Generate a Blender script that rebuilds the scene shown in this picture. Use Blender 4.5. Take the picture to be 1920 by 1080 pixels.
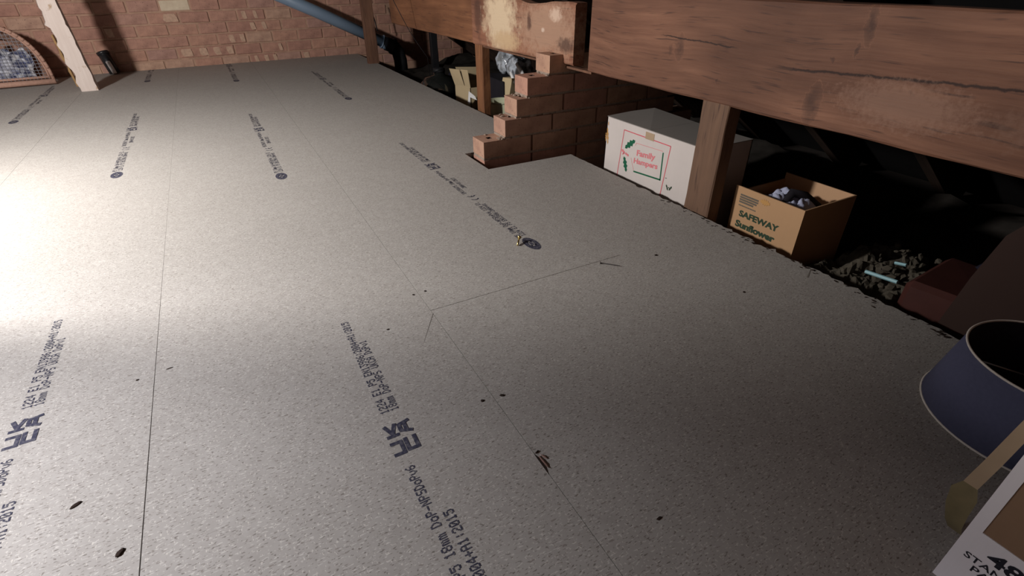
import bpy, bmesh, math, random
from mathutils import Vector, Matrix, noise
random.seed(7)
S = bpy.context.scene
COL = S.collection
for o in list(bpy.data.objects): bpy.data.objects.remove(o)

# ------------------------------------------------------------------ camera, world, lights, exposure
YAW, PITCH, ROLL, FPX, CH = 0.4941, 0.5586, -0.0083, 954.25, 0.648
def cam_axes():
    cy, sy, cp, sp = math.cos(YAW), math.sin(YAW), math.cos(PITCH), math.sin(PITCH)
    f = Vector((sy*cp, cy*cp, -sp)); r = Vector((cy, -sy, 0)); u = r.cross(f)
    cr, sr = math.cos(ROLL), math.sin(ROLL)
    return f, r*cr+u*sr, u*cr-r*sr
F, Rr, U = cam_axes()
cam = bpy.data.cameras.new('camera'); cam.sensor_width = 36; cam.lens = FPX/1920*36
cam.clip_start = 0.01; cam.clip_end = 60
co = bpy.data.objects.new('camera', cam); COL.objects.link(co)
co.matrix_world = Matrix(((Rr.x, U.x, -F.x, 0), (Rr.y, U.y, -F.y, 0), (Rr.z, U.z, -F.z, CH), (0, 0, 0, 1)))
S.camera = co
W = bpy.data.worlds.new('world'); S.world = W; W.use_nodes = True
W.node_tree.nodes['Background'].inputs[0].default_value = (0.9, 0.85, 1.0, 1)
W.node_tree.nodes['Background'].inputs[1].default_value = 0.0
def light(name, kind, loc, power, color, radius=.03, target=None, **kw):
    l = bpy.data.lights.new(name, kind); l.energy = power; l.color = color
    if kind != 'AREA': l.shadow_soft_size = radius
    for k, v in kw.items(): setattr(l, k, v)
    o = bpy.data.objects.new(name, l); COL.objects.link(o); o.location = loc
    if target: o.rotation_euler = (Vector(target)-Vector(loc)).to_track_quat('-Z', 'Y').to_euler()
    return o
# hand lamp standing out of frame on the left; a second spot added to fill the near floor
light('lamp_main', 'POINT', (-1.30, 2.02, 1.0), 226, (1.0, 0.965, 0.935), .075)
light('near_fill', 'SPOT', (-0.93, 0.70, 0.70), 72, (0.96, 0.955, 1.0), .06, target=(-0.93, 0.68, 0), spot_size=math.radians(154), spot_blend=.6)
S.view_settings.view_transform = 'Standard'; S.view_settings.look = 'None'
S.view_settings.gamma = 1; S.view_settings.use_curve_mapping = False
S.view_settings.exposure = 0.0

# ------------------------------------------------------------------ helpers
def tag(o, label=None, cat=None, group=None, kind=None):
    if label: o['label'] = label
    if cat: o['category'] = cat
    if group: o['group'] = group
    if kind: o['kind'] = kind
    return o
def link(name, me, m=None, parent=None, loc=None, rot=None):
    o = bpy.data.objects.new(name, me); COL.objects.link(o)
    if m is not None and len(me.materials) == 0: me.materials.append(m)
    if parent: o.parent = parent
    if loc is not None: o.location = loc
    if rot is not None: o.rotation_euler = rot
    return o
def empty(name, loc=(0, 0, 0), rot=(0, 0, 0)):
    o = bpy.data.objects.new(name, None); COL.objects.link(o); o.location = loc; o.rotation_euler = rot
    o.empty_display_size = .05
    return o
def done(bm, name, m, parent=None, smooth=False, loc=None, rot=None):
    me = bpy.data.meshes.new(name)
    bmesh.ops.recalc_face_normals(bm, faces=bm.faces)
    bm.to_mesh(me); bm.free()
    if smooth:
        for p in me.polygons: p.use_smooth = True
    return link(name, me, m, parent, loc, rot)
def box(bm, a, b, bev=0, jit=0, mat=None):
    x0, y0, z0 = a; x1, y1, z1 = b
    vs = []
    for x, y, z in ((x0,y0,z0),(x1,y0,z0),(x1,y1,z0),(x0,y1,z0),(x0,y0,z1),(x1,y0,z1),(x1,y1,z1),(x0,y1,z1)):
        v = Vector((x + random.uniform(-jit, jit), y + random.uniform(-jit, jit), z + random.uniform(-jit, jit)))
        if mat: v = mat @ v
        vs.append(bm.verts.new(v))
    fs = [bm.faces.new([vs[i] for i in f]) for f in ((0,3,2,1),(4,5,6,7),(0,1,5,4),(1,2,6,5),(2,3,7,6),(3,0,4,7))]
    if bev:
        es = {e for f in fs for e in f.edges}
        bmesh.ops.bevel(bm, geom=list(es), offset=bev, segments=1, affect='EDGES', clamp_overlap=True)
    return vs
def tube(bm, pts, r, n=12, cap=True, r2=None):
    pts = [Vector(p) for p in pts]; rings = []
    for i, p in enumerate(pts):
        d = (pts[min(i+1, len(pts)-1)]-pts[max(i-1, 0)]).normalized()
        a = d.cross(Vector((0, 0, 1)))
        if a.length < 1e-3: a = d.cross(Vector((1, 0, 0)))
        a.normalize(); b = d.cross(a)
        rr = r if r2 is None else r+(r2-r)*i/(len(pts)-1)
        if isinstance(r, (list, tuple)): rr = r[i]
        rings.append([bm.verts.new(p+(a*math.cos(2*math.pi*k/n)+b*math.sin(2*math.pi*k/n))*rr) for k in range(n)])
    for i in range(len(rings)-1):
        for k in range(n):
            bm.faces.new((rings[i][k], rings[i][(k+1) % n], rings[i+1][(k+1) % n], rings[i+1][k]))
    if cap:
        bm.faces.new(rings[0][::-1]); bm.faces.new(rings[-1])
def lathe(bm, prof, c=(0, 0, 0), n=48, close=False):
    rings = []
    for r, z in prof:
        rings.append([bm.verts.new((c[0]+r*math.cos(2*math.pi*k/n), c[1]+r*math.sin(2*math.pi*k/n), c[2]+z)) for k in range(n)])
    m = len(rings)
    for i in range(m if close else m-1):
        for k in range(n):
            bm.faces.new((rings[i][k], rings[i][(k+1) % n], rings[(i+1) % m][(k+1) % n], rings[(i+1) % m][k]))
def poly3(bm, pts, thick):
    """flat polygon given as 3-D points, extruded by the vector thick"""
    a = [bm.verts.new(p) for p in pts]; b = [bm.verts.new(Vector(p)+Vector(thick)) for p in pts]
    bm.faces.new(a); bm.faces.new(b[::-1]); n = len(a)
    for i in range(n): bm.faces.new((a[i], a[(i+1) % n], b[(i+1) % n], b[i]))
def sheet(bm, fn, nu, nv, thick=None):
    g = [[bm.verts.new(fn(i/nu, j/nv)) for j in range(nv+1)] for i in range(nu+1)]
    for i in range(nu):
        for j in range(nv): bm.faces.new((g[i][j], g[i+1][j], g[i+1][j+1], g[i][j+1]))
    return g

# ------------------------------------------------------------------ materials
class NT:
    def __init__(s, name, rough=.8, spec=.3):
        s.m = bpy.data.materials.new(name); s.m.use_nodes = True; s.t = s.m.node_tree
        s.b = s.t.nodes['Principled BSDF']; s.b.inputs['Roughness'].default_value = rough
        s.b.inputs['Specular IOR Level'].default_value = spec
        s.tc = s.t.nodes.new('ShaderNodeTexCoord').outputs['Object']
    def n(s, k, **kw):
        q = s.t.nodes.new(k)
        for a, v in kw.items():
            if a in q.inputs.keys(): 
                s.put(q.inputs[a], v)
            else: setattr(q, a, v)
        return q
    def put(s, sock, v):
        if isinstance(v, bpy.types.NodeSocket): s.t.links.new(v, sock)
        else: sock.default_value = v
    def mapv(s, scale, loc=(0, 0, 0), vec=None, rot=(0, 0, 0)):
        q = s.t.nodes.new('ShaderNodeMapping'); s.t.links.new(vec or s.tc, q.inputs['Vector'])
        q.inputs['Scale'].default_value = scale; q.inputs['Location'].default_value = loc; q.inputs['Rotation'].default_value = rot
        return q.outputs[0]
    def noise(s, scale, vec=None, detail=3, rough=.5, dist=0):
        q = s.t.nodes.new('ShaderNodeTexNoise'); s.t.links.new(vec or s.tc, q.inputs['Vector'])
        q.inputs['Scale'].default_value = scale; q.inputs['Detail'].default_value = detail
        q.inputs['Roughness'].default_value = rough; q.inputs['Distortion'].default_value = dist
        return q.outputs['Fac']
    def ramp(s, fac, stops, interp='LINEAR'):
        q = s.t.nodes.new('ShaderNodeValToRGB'); s.put(q.inputs[0], fac); cr = q.color_ramp; cr.interpolation = interp
        while len(cr.elements) < len(stops): cr.elements.new(.5)
        for e, (p, c) in zip(cr.elements, stops):
            e.position = p; e.color = (c, c, c, 1) if isinstance(c, (int, float)) else (*c, 1)
        return q.outputs[0]
    def mix(s, fac, a, b, mode='MIX'):
        q = s.t.nodes.new('ShaderNodeMix'); q.data_type = 'RGBA'; q.blend_type = mode
        s.put(q.inputs[0], fac)
        for i, v in ((6, a), (7, b)):
            if isinstance(v, tuple): v = (*v, 1) if len(v) == 3 else v
            s.put(q.inputs[i], v)
        return q.outputs[2]
    def math(s, op, a, b=0, c=0):
        q = s.t.nodes.new('ShaderNodeMath'); q.operation = op
        s.put(q.inputs[0], a); s.put(q.inputs[1], b); s.put(q.inputs[2], c); return q.outputs[0]
    def rnd(s):
        return s.t.nodes.new('ShaderNodeObjectInfo').outputs['Random']
    def col(s, c): s.put(s.b.inputs['Base Color'], (*c, 1) if isinstance(c, tuple) else c); return s
    def bump(s, h, strength=.4, dist=.002):
        q = s.t.nodes.new('ShaderNodeBump'); s.put(q.inputs['Height'], h)
        q.inputs['Strength'].default_value = strength; q.inputs['Distance'].default_value = dist
        s.t.links.new(q.outputs[0], s.b.inputs['Normal']); return s

def plain(name, c, rough=.8, spec=.3, var=.15, scale=20, bump=0, metal=0):
    q = NT(name, rough, spec); q.b.inputs['Metallic'].default_value = metal
    nn = q.noise(scale)
    q.col(q.mix(nn, tuple(v*(1-var) for v in c), tuple(min(1, v*(1+var)) for v in c)))
    if bump: q.bump(nn, bump)
    return q.m

def chipboard():
    q = NT('chipboard', .75, .25)
    rnd = q.rnd(); off = q.n('ShaderNodeCombineXYZ', X=q.math('MULTIPLY', rnd, 13.7), Y=q.math('MULTIPLY', rnd, 7.1)).outputs[0]
    v = q.n('ShaderNodeVectorMath', operation='ADD'); q.t.links.new(q.tc, v.inputs[0]); q.t.links.new(off, v.inputs[1]); v = v.outputs[0]
    big = q.noise(5, v, 4, .6); mid = q.noise(38, v, 3, .6)
    base = q.mix(big, (.335, .312, .288), (.405, .382, .358))
    base = q.mix(q.ramp(mid, [(.3, 0), (.7, .6)]), base, (.30, .277, .255))
    # pressed flakes: small elongated light and dark chips in two directions
    for sc, lo, c, amt, rot in (((120, 420, 300), .63, (.56, .53, .49), .65, .25), ((150, 430, 300), .64, (.12, .10, .085), .75, -.2),
                               ((380, 170, 300), .66, (.58, .54, .49), .65, .2), ((110, 260, 200), .66, (.17, .14, .12), .6, .5)):
        f = q.noise(1, q.mapv(sc, (rot*9, rot*3, 0), v, (0, 0, rot)), 1, .4)
        base = q.mix(q.ramp(f, [(lo, 0), (lo+.05, amt)]), base, c)
    q.col(base); q.bump(mid, .08, .0006)
    return q.m
def ink():
    q = NT('printing_ink', .7, .2)
    q.col(q.mix(q.ramp(q.noise(160, None, 2), [(.45, 0), (.75, .55)]), (.040, .040, .065), (.20, .19, .20))); return q.m
def timber(name, c0, c1, dark, axis=1, knots=(), stains=None, cracks=()):
    q = NT(name, .72, .3)
    sc = [46, 46, 46]; sc[axis] = 2.2
    v = q.tc
    warp = q.noise(2.5, v, 2)
    vv = q.n('ShaderNodeVectorMath', operation='ADD'); q.t.links.new(v, vv.inputs[0])
    q.t.links.new(q.n('ShaderNodeCombineXYZ', Z=q.math('MULTIPLY', warp, .05), X=q.math('MULTIPLY', warp, .03)).outputs[0], vv.inputs[1]); vv = vv.outputs[0]
    g = q.noise(1, q.mapv(tuple(sc), vec=vv), 5, .65)
    sc2 = [150, 150, 150]; sc2[axis] = 9
    fine = q.noise(1, q.mapv(tuple(sc2), vec=vv), 2, .5)
    big = q.noise(3.2, q.mapv((1, .5, 1.4) if axis == 1 else (1, 1, .5)), 3, .6)
    c = q.mix(q.ramp(g, [(.3, 0), (.7, 1)]), c0, c1)
    c = q.mix(q.ramp(big, [(.35, .75), (.62, 0)]), c, tuple(x*.55 for x in c0))
    c = q.mix(q.ramp(fine, [(.60, 0), (.72, .7)]), c, dark)
    sep = q.n('ShaderNodeSeparateXYZ'); q.t.links.new(q.tc, sep.inputs[0]); Y, Z = sep.outputs['Y'], sep.outputs['Z']
    wob = q.math('MULTIPLY', q.math('SUBTRACT', q.noise(22, None, 5, .7), .5), .06)
    for (ky, kz, ry, rz, amt) in knots:
        dy = q.math('DIVIDE', q.math('SUBTRACT', q.math('ADD', Y, wob), ky), ry); dz = q.math('DIVIDE', q.math('SUBTRACT', q.math('ADD', Z, wob), kz), rz)
        d = q.math('SQRT', q.math('ADD', q.math('MULTIPLY', dy, dy), q.math('MULTIPLY', dz, dz)))
        c = q.mix(q.ramp(d, [(0, amt*.85), (.4, amt*.6), (1, 0)]), c, dark)
        c = q.mix(q.ramp(d, [(.9, 0), (1.15, amt*.5), (1.6, 0)]), c, c1)
    for (y0, z0, y1, z1, wd) in cracks:
        t = q.math('DIVIDE', q.math('SUBTRACT', Y, y0), y1-y0)
        zc = q.math('ADD', q.math('MULTIPLY', t, z1-z0), z0)
        d = q.math('ABSOLUTE', q.math('SUBTRACT', q.math('ADD', Z, q.math('MULTIPLY', wob, .25)), zc))
        inside = q.math('MULTIPLY', q.ramp(t, [(0, 0), (.12, 1), (.9, 1), (1, 0)]), q.ramp(q.math('DIVIDE', d, wd), [(.3, .9), (1, 0)]))
        c = q.mix(inside, c, tuple(x*.5 for x in dark))
    if stains:
        for (y0, z0, ry, rz, colr, amt, nsc) in stains:
            n1 = q.noise(nsc, None, 5, .7)
            dy = q.math('DIVIDE', q.math('SUBTRACT', Y, y0), ry); dz = q.math('DIVIDE', q.math('SUBTRACT', Z, z0), rz)
            d = q.math('SQRT', q.math('ADD', q.math('MULTIPLY', dy, dy), q.math('MULTIPLY', dz, dz)))
            d = q.math('ADD', d, q.math('MULTIPLY', q.math('SUBTRACT', n1, .5), 1.6))
            c = q.mix(q.ramp(d, [(.45, amt), (.85, amt*.35), (1.05, 0)]), c, colr)
    q.col(c); q.bump(q.math('ADD', g, q.math('MULTIPLY', fine, .6)), .5, .003)
    return q.m
def brick_mat(name, stops, mottle=.25, spots=True):
    q = NT(name, .9, .15)
    c = q.ramp(q.rnd(), stops)
    n1 = q.noise(14, None, 4, .6); n2 = q.noise(90, None, 2)
    c = q.mix(q.ramp(n1, [(.35, 0), (.75, .6)]), c, (.20, .105, .085))
    c = q.mix(q.ramp(n2, [(.62, 0), (.72, .45)]), c, (.07, .045, .04))
    q.col(c); q.bump(n2, .4, .002); return q.m
def pale_brick():
    q = NT('pale_brick', .9, .15)
    q.col(q.mix(q.noise(30, None, 4), (.50, .38, .27), (.72, .62, .47))); return q.m
M = {}
M['chip'] = chipboard(); M['ink'] = ink()
M['purlin'] = timber('purlin_timber', (.140, .060, .036), (.255, .122, .074), (.045, .022, .017),
    knots=((1.212, .455, .020, .040, .8), (1.245, .44, .013, .02, .6), (.762, .375, .022, .055, .85), (.683, .545, .014, .04, .9), (.700, .50, .008, .018, .9), (.83, .437, .016, .006, .9),
           (1.05, .38, .01, .007, .8), (.74, .47, .007, .006, .8), (.56, .43, .008, .005, .6)),
    cracks=((.90, .437, .25, .472, .004), (1.30, .478, 1.0, .470, .003)),
    stains=((.57, .405, .15, .055, (.30, .175, .125), .5, 90), (.20, .40, .25, .05, (.24, .14, .10), .4, 60)))
M['purlin2'] = timber('far_purlin_timber', (.17, .070, .034), (.27, .120, .058), (.07, .03, .02))
M['scab'] = timber('stained_timber', (.20, .082, .05), (.36, .17, .10), (.05, .025, .02),
    stains=((1.95, .44, .30, .13, (.40, .25, .17), .75, 45), (2.36, .46, .19, .16, (.60, .46, .31), 1, 22), (2.30, .37, .16, .05, (.52, .36, .21), .9, 40), (1.88, .50, .05, .03, (.58, .42, .32), .9, 60),
            (1.80, .40, .07, .03, (.045, .022, .018), .7, 40), (2.08, .46, .022, .04, (.07, .03, .022), .8, 30), (1.97, .44, .014, .01, (.6, .45, .36), .9, 60), (2.58, .46, .05, .14, (.05, .025, .02), .6, 30)),
    knots=((2.20, .385, .03, .008, .8),))
M['post'] = timber('post_timber', (.20, .082, .038), (.32, .145, .065), (.06, .028, .02), axis=2)
M['oldpost'] = timber('weathered_post_timber', (.13, .062, .04), (.22, .11, .065), (.04, .02, .015), axis=2)
M['brownpost'] = timber('brown_post_timber', (.15, .085, .055), (.23, .13, .08), (.05, .025, .02), axis=2)
M['rafter'] = timber('rafter_timber', (.035, .022, .016), (.06, .035, .025), (.03, .02, .015), axis=0)
M['joist'] = timber('joist_timber', (.16, .09, .05), (.24, .14, .08), (.05, .03, .02), axis=0)
def white_timber():
    q = NT('whitewashed_timber', .85, .2)
    g = q.noise(1, q.mapv((60, 60, 5)), 4, .6); n = q.noise(18, None, 4, .65)
    c = q.mix(g, (.52, .42, .37), (.70, .61, .56))
    c = q.mix(q.ramp(n, [(.60, 0), (.70, .8)]), c, (.34, .22, .12)); q.col(c); q.bump(g, .5, .003); return q.m
M['white_timber'] = white_timber()
M['bark'] = plain('raw_timber_edge', (.36, .22, .10), .9, .1, .4, 40, .5)
M['brick'] = brick_mat('wall_brick', [(0, (.42, .225, .17)), (.3, (.47, .260, .195)), (.6, (.50, .280, .200)), (.85, (.43, .255, .210)), (1, (.55, .36, .25))])
M['pale'] = pale_brick(); M['smear'] = plain('limewash', (.50, .33, .24), .9, .1, .35, 50)
M['mortar'] = plain('mortar', (.40, .25, .18), .95, .1, .35, 30, .6)
M['pier_mortar'] = plain('pier_mortar', (.30, .235, .19), .95, .1, .4, 60, .8)
M['pier'] = brick_mat('pier_brick', [(0, (.44, .27, .20)), (.5, (.50, .31, .21)), (1, (.47, .25, .19))])
M['pier2'] = plain('pier_brick_low', (.30, .13, .09), .9, .1, .3, 30)
M['hole'] = plain('brick_core_dark', (.05, .03, .03), .95, .05)
M['pipe'] = plain('blue_grey_plastic', (.17, .23, .31), .42, .4, .12, 9)
M['black'] = plain('black_rubber', (.012, .012, .014), .6, .3)
M['blackplastic'] = plain('black_plastic', (.02, .02, .022), .35, .5)
M['white'] = plain('white_plastic', (.85, .84, .84), .5, .4, .05)
M['felt'] = plain('roof_felt', (.012, .011, .011), .95, .1)
M['plaster'] = plain('ceiling_plasterboard', (.06, .05, .045), .95, .1, .3, 12)
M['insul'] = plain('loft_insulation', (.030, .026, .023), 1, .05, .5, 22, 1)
def card(name, c, rough=.85, stain=None):
    q = NT(name, rough, .2)
    n = q.noise(7, None, 4, .6); fl = q.noise(1, q.mapv((4, 300, 4)), 1)
    k = q.mix(n, tuple(v*.88 for v in c), tuple(min(1, v*1.08) for v in c))
    k = q.mix(q.math('MULTIPLY', fl, .12), k, tuple(v*.6 for v in c))
    if stain: k = q.mix(q.ramp(q.noise(11, None, 5, .7), [(.60, 0), (.70, .6)]), k, stain)
    q.col(k); q.bump(n, .2, .002); return q.m
M['card'] = card('brown_cardboard', (.47, .285, .155))
M['cardin'] = card('inner_cardboard', (.55, .34, .20))
M['cardwhite'] = card('white_coated_cardboard', (.62, .56, .53))
M['carddust'] = card('dusty_cardboard_top', (.27, .245, .225))
M['cardpale'] = card('pale_tan_cardboard', (.56, .44, .27))
M['printgreen'] = plain('dark_green_print', (.030, .055, .032), .7, .2)
M['green'] = plain('holly_green_print', (.012, .11, .055), .6, .2)
M['red'] = plain('pink_red_print', (.60, .10, .13), .6, .2)
M['pink'] = plain('pale_red_print', (.66, .20, .22), .6, .2)
M['greyprint'] = plain('grey_print', (.13, .12, .10), .7, .2)
M['tape'] = plain('old_tape', (.50, .27, .09), .4, .4)
M['tapeclear'] = plain('pale_tape', (.40, .29, .19), .4, .4)
M['cloth'] = plain('blue_grey_cloth', (.40, .42, .56), .8, .2, .3, 30, .4)
M['clothdark'] = plain('dark_cloth', (.018, .016, .020), .9, .1)
M['navy'] = plain('navy_fabric', (.095, .10, .17), .85, .15, .12, 160, .25)
M['navyin'] = plain('dark_lining', (.035, .032, .045), .9, .1, .3, 20)
M['cream'] = plain('cream_trim', (.62, .57, .52), .7, .2, .1, 60)
M['wire'] = plain('dull_wire', (.25, .24, .24), .4, .5, metal=.8)
M['whiteprint'] = card('white_glossy_carton', (.82, .80, .85), .45)
M['blackprint'] = plain('black_print', (.02, .02, .03), .6, .2)
M['cartonbrown'] = card('carton_brown', (.26, .165, .105), .7)
M['redleather'] = plain('dark_red_leathercloth', (.055, .016, .012), .6, .3, .35, 14, .3)
M['brownboard'] = card('dark_brown_board', (.034, .018, .014), .8)
M['darkblue'] = plain('dark_blue_canvas', (.028, .026, .045), .85, .2, .3, 30, .4)
M['cyan'] = plain('pale_cyan_plastic', (.24, .42, .46), .5, .4)
M['rubble'] = plain('crumbled_mortar', (.07, .06, .046), .95, .1, .5, 60, .6)
M['brass'] = plain('brass', (.55, .42, .16), .3, .5, .1, metal=1)
M['steel'] = plain('dull_steel', (.12, .11, .11), .45, .5, metal=.7)
M['grit'] = plain('dark_grit', (.03, .02, .016), .9, .1)
M['splint'] = plain('wood_splinter', (.20, .12, .10), .9, .1, .4, 300)
M['wicker'] = plain('wicker_cane', (.42, .25, .19), .8, .2, .3, 60, .4)
M['mesh'] = plain('grey_wire_mesh', (.30, .30, .33), .5, .4)
def newspaper():
    q = NT('newspaper_print', .85, .15)
    a = q.noise(1, q.mapv((22, 22, 34)), 1, .4); b = q.noise(7, None, 2)
    c = q.ramp(a, [(.42, (.10, .11, .19)), (.5, (.36, .38, .46)), (.60, (.62, .62, .66))], 'CONSTANT')
    q.col(q.mix(q.ramp(b, [(.45, 0), (.6, .7)]), c, (.62, .62, .66))); return q.m
M['news'] = newspaper()
def foil():
    q = NT('silver_plastic_film', .22, .6); n = q.noise(14, None, 3)
    q.col(q.ramp(n, [(.4, (.10, .105, .12)), (.5, (.50, .54, .60)), (.62, (.22, .23, .24))])); q.bump(n, .8, .01); return q.m
M['foil'] = foil()
def glassy():
    q = NT('smoked_glass', .05, .5); q.col((.55, .6, .55)); q.b.inputs['Transmission Weight'].default_value = 1
    q.b.inputs['IOR'].default_value = 1.45; return q.m
M['glass'] = glassy()
M['tub'] = plain('cream_plastic_tub', (.58, .60, .42), .5, .4)

# ------------------------------------------------------------------ setting: floor
plaster = bmesh.new(); box(plaster, (-3.6, -1.2, -.20), (3.2, 5.25, -.17))
floor = done(plaster, 'floor', M['plaster']); tag(floor, 'chipboard loft floor laid in long boards over ceiling joists', kind='structure')
for j in range(15):
    b = bmesh.new(); y = -1.0+j*.43; box(b, (-3.4, y, -.17), (1.205, y+.045, -.019), .002)
    done(b, 'joist', M['joist'], floor)

FONT = {c: r.split() for c, r in {
 '0': '01110 10001 10011 10101 11001 10001 01110', '1': '00100 01100 00100 00100 00100 00100 01110', '2': '01110 10001 00001 00110 01000 10000 11111',
 '3': '11111 00010 00100 00010 00001 10001 01110', '4': '00010 00110 01010 10010 11111 00010 00010', '5': '11111 10000 11110 00001 00001 10001 01110',
 '6': '00110 01000 10000 11110 10001 10001 01110', '8': '01110 10001 10001 01110 10001 10001 01110', '9': '01110 10001 10001 01111 00001 00010 01100',
 'A': '01110 10001 10001 11111 10001 10001 10001', 'C': '01110 10001 10000 10000 10000 10001 01110', 'D': '11100 10010 10001 10001 10001 10010 11100',
 'E': '11111 10000 10000 11110 10000 10000 11111', 'K': '10001 10010 10100 11000 10100 10010 10001', 'N': '10001 11001 10101 10101 10011 10001 10001',
 'P': '11110 10001 10001 11110 10000 10000 10000', 'S': '01111 10000 10000 01110 00001 00001 11110', 'U': '10001 10001 10001 10001 10001 10001 01110',
 'o': '00000 00000 01110 10001 10001 10001 01110', 'm': '00000 00000 11010 10101 10101 10101 10101', 'v': '00000 00000 10001 10001 10001 01010 00100',
 '+': '00000 00100 00100 11111 00100 00100 00000', '-': '00000 00000 00000 11111 00000 00000 00000', ':': '00000 00100 00100 00000 00100 00100 00000'}.items()}
def quad(bm, pts, z): bm.faces.new([bm.verts.new((x, y, z)) for x, y in pts])
def dots(bm, text, y0, x0, pitch, h, z):
    """dot-matrix line reading along +Y, letter tops towards -X; x0 = baseline"""
    dh = h/7; dw = pitch*.80/5
    for i, ch in enumerate(text):
        rows = FONT.get(ch)
        if not rows: continue
        for r, row in enumerate(rows):
            c = 0
            while c < 5:
                if row[c] == '1':
                    e = c
                    while e < 5 and row[e] == '1': e += 1
                    ya = y0+i*pitch+c*dw; yb = y0+i*pitch+e*dw+dw*.12; xa = x0-(7-r)*dh-dh*.06; xb = xa+dh*1.12
                    quad(bm, ((xa, ya), (xb, ya), (xb, yb), (xa, yb)), z+r*.00002+(i % 2)*.00001); c = e
                else: c += 1
def arc(bm, cy, cx, r, w, a0, a1, z, sy=1, n=14):
    for k in range(n):
        t0, t1 = a0+(a1-a0)*k/n, a0+(a1-a0)*(k+1)/n
        P = lambda rr, t: (cx-rr*math.sin(t), cy+sy*rr*math.cos(t))
        quad(bm, (P(r, t0), P(r+w, t0), P(r+w, t1), P(r, t1)), z)
def board_print(parent, near, xc, xo, yo, zt=.0004, length_scale=1.0, H=.0150):
    """factory stamp: roundel, text, CE mark, more text, UKCA mark, text. near = world Y of the near end"""
    bm = bmesh.new(); L = length_scale; A = lambda s: near+s*L-yo; x1 = xc-.0075-xo; x2 = xc+.0095-xo
    # roundel with cut-outs
    arc(bm, A(.037), xc-xo-.004, .008, .012, 0, 2*math.pi, zt, sy=2.0, n=20)
    arc(bm, A(.037), xc-xo-.004, 0, .0055, 0, 2*math.pi, zt, sy=2.0, n=10)
    for t in (.6, 2.2, 3.8, 5.4): arc(bm, A(.037), xc-xo-.004, .0055, .005, t, t+.5, zt, sy=2.0, n=2)
    dots(bm, 'P5 18mm DoP-NPSDoPv6 1224 E1', A(.085), x1, .0105*L, H, zt)
    dots(bm, '1224 E1 P5 EN13986:2004+A1', A(.090), x2, .0105*L, H, zt)
    # CE mark
    for k, s in enumerate((.405, .435)):
        arc(bm, A(s+.011), xc-xo-.003, .010, .0045, math.pi*.5+.15, math.pi*1.5-.15, zt)
        if k: quad(bm, ((xc-xo-.005, A(s-.002)), (xc-xo-.001, A(s-.002)), (xc-xo-.001, A(s+.009)), (xc-xo-.005, A(s+.009))), zt)
    dots(bm, 'P5 18mm DoP-NPSDoPv6', A(.540), x1, .0098*L, H, zt)
    dots(bm, '2004+A1:2015', A(.520), x2+.006, .0098*L, H, zt)
    dots(bm, 'EN13986', A(.47), x1, .0098*L, H, zt)
    # UKCA mark, U K over C A, thick strokes
    zc = [zt]
    def st(p, w=.0034):
        for (a, b) in zip(p[:-1], p[1:]):
            zc[0] += .00003
            dy, dx = b[0]-a[0], b[1]-a[1]; l = math.hypot(dx, dy); ny, nx = -dx/l*w, dy/l*w; ey, ex = dy/l*w*.8, dx/l*w*.8
            quad(bm, ((a[1]-ex+nx, a[0]-ey+ny), (b[1]+ex+nx, b[0]+ey+ny), (b[1]+ex-nx, b[0]+ey-ny), (a[1]-ex-nx, a[0]-ey-ny)), zc[0])
    uy = A(.764); X = xc-xo-.008
    Pt = lambda y, x: (uy+y, X+x)
    st([Pt(.000, -.018), Pt(.000, -.003), Pt(.024, -.003), Pt(.024, -.018)])            # U
    st([Pt(.040, -.018), Pt(.040, -.002)]); st([Pt(.041, -.008), Pt(.064, -.018)]); st([Pt(.046, -.009), Pt(.064, -.002)])   # K
    st([Pt(.026, .005), Pt(.002, .005), Pt(.002, .020), Pt(.026, .020)])               # C
    st([Pt(.040, .021), Pt(.046, .005), Pt(.060, .005), Pt(.064, .021)]); st([Pt(.042, .014), Pt(.062, .014)])   # A
    dots(bm, '1224 E1 P5 EN13986:2004+A1:2015', A(.860), x1, .0099*L, H, zt)
    dots(bm, '18mm DoP-NPS UKCA DoPv1', A(.860), x2, .0097*L, H, zt)
    return done(bm, 'printed_stamp', M['ink'], parent)

def ragged_board(name, x0, x1, y0, y1, rag=None, cut=None):
    """one chipboard panel 18 mm thick, top at z = 0, origin at its near left corner"""
    bm = bmesh.new(); g = .0004
    wide = abs(x1+.25) < .01; wide0 = abs(x0+.25) < .01
    gs = lambda y: max(.0002, .0011-.00055*max(y, 0))
    gy = lambda y: .0008 if abs(y-.918) < .01 else .0001
    pts = [(x0+(gs(y0) if wide0 else g), y0+gy(y0))]
    if rag:
        pts.append((x1, y0+g)); n = int((y1-y0)/.012)
        for i in range(1, n):
            y = y0+(y1-y0)*i/n; a = rag(y); pts.append((x1+noise.noise(Vector((y*40, 3, x0)))*a-abs(noise.noise(Vector((y*130, 9, 1))))*a, y))
        pts.append((x1, y1-g))
    else: pts += [(x1-(gs(y0) if wide else g), y0+gy(y0))]+([(x1-gs(y), y) for y in (.8, 1.3, 1.8) if y0 < y < y1] if wide else [])+[(x1-(gs(y1) if wide else g), y1-gy(y1))]
    pts.append((x0+(gs(y1) if wide0 else g), y1-gy(y1)))
    if wide0: pts += [(x0+gs(y), y) for y in (1.8, 1.3, .8) if y0 < y < y1]
    if cut: pts = cut(pts)
    top = [bm.verts.new((x-x0, y-y0, 0)) for x, y in pts]; bot = [bm.verts.new((x-x0, y-y0, -.018)) for x, y in pts]
    n = len(pts); bm.faces.new(top); bm.faces.new(bot[::-1])
    for i in range(n): bm.faces.new((top[i], bot[i], bot[(i+1) % n], top[(i+1) % n]))
    o = done(bm, 'floorboard', M['chip'], floor, loc=(x0, y0, 0))
    return o
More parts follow.
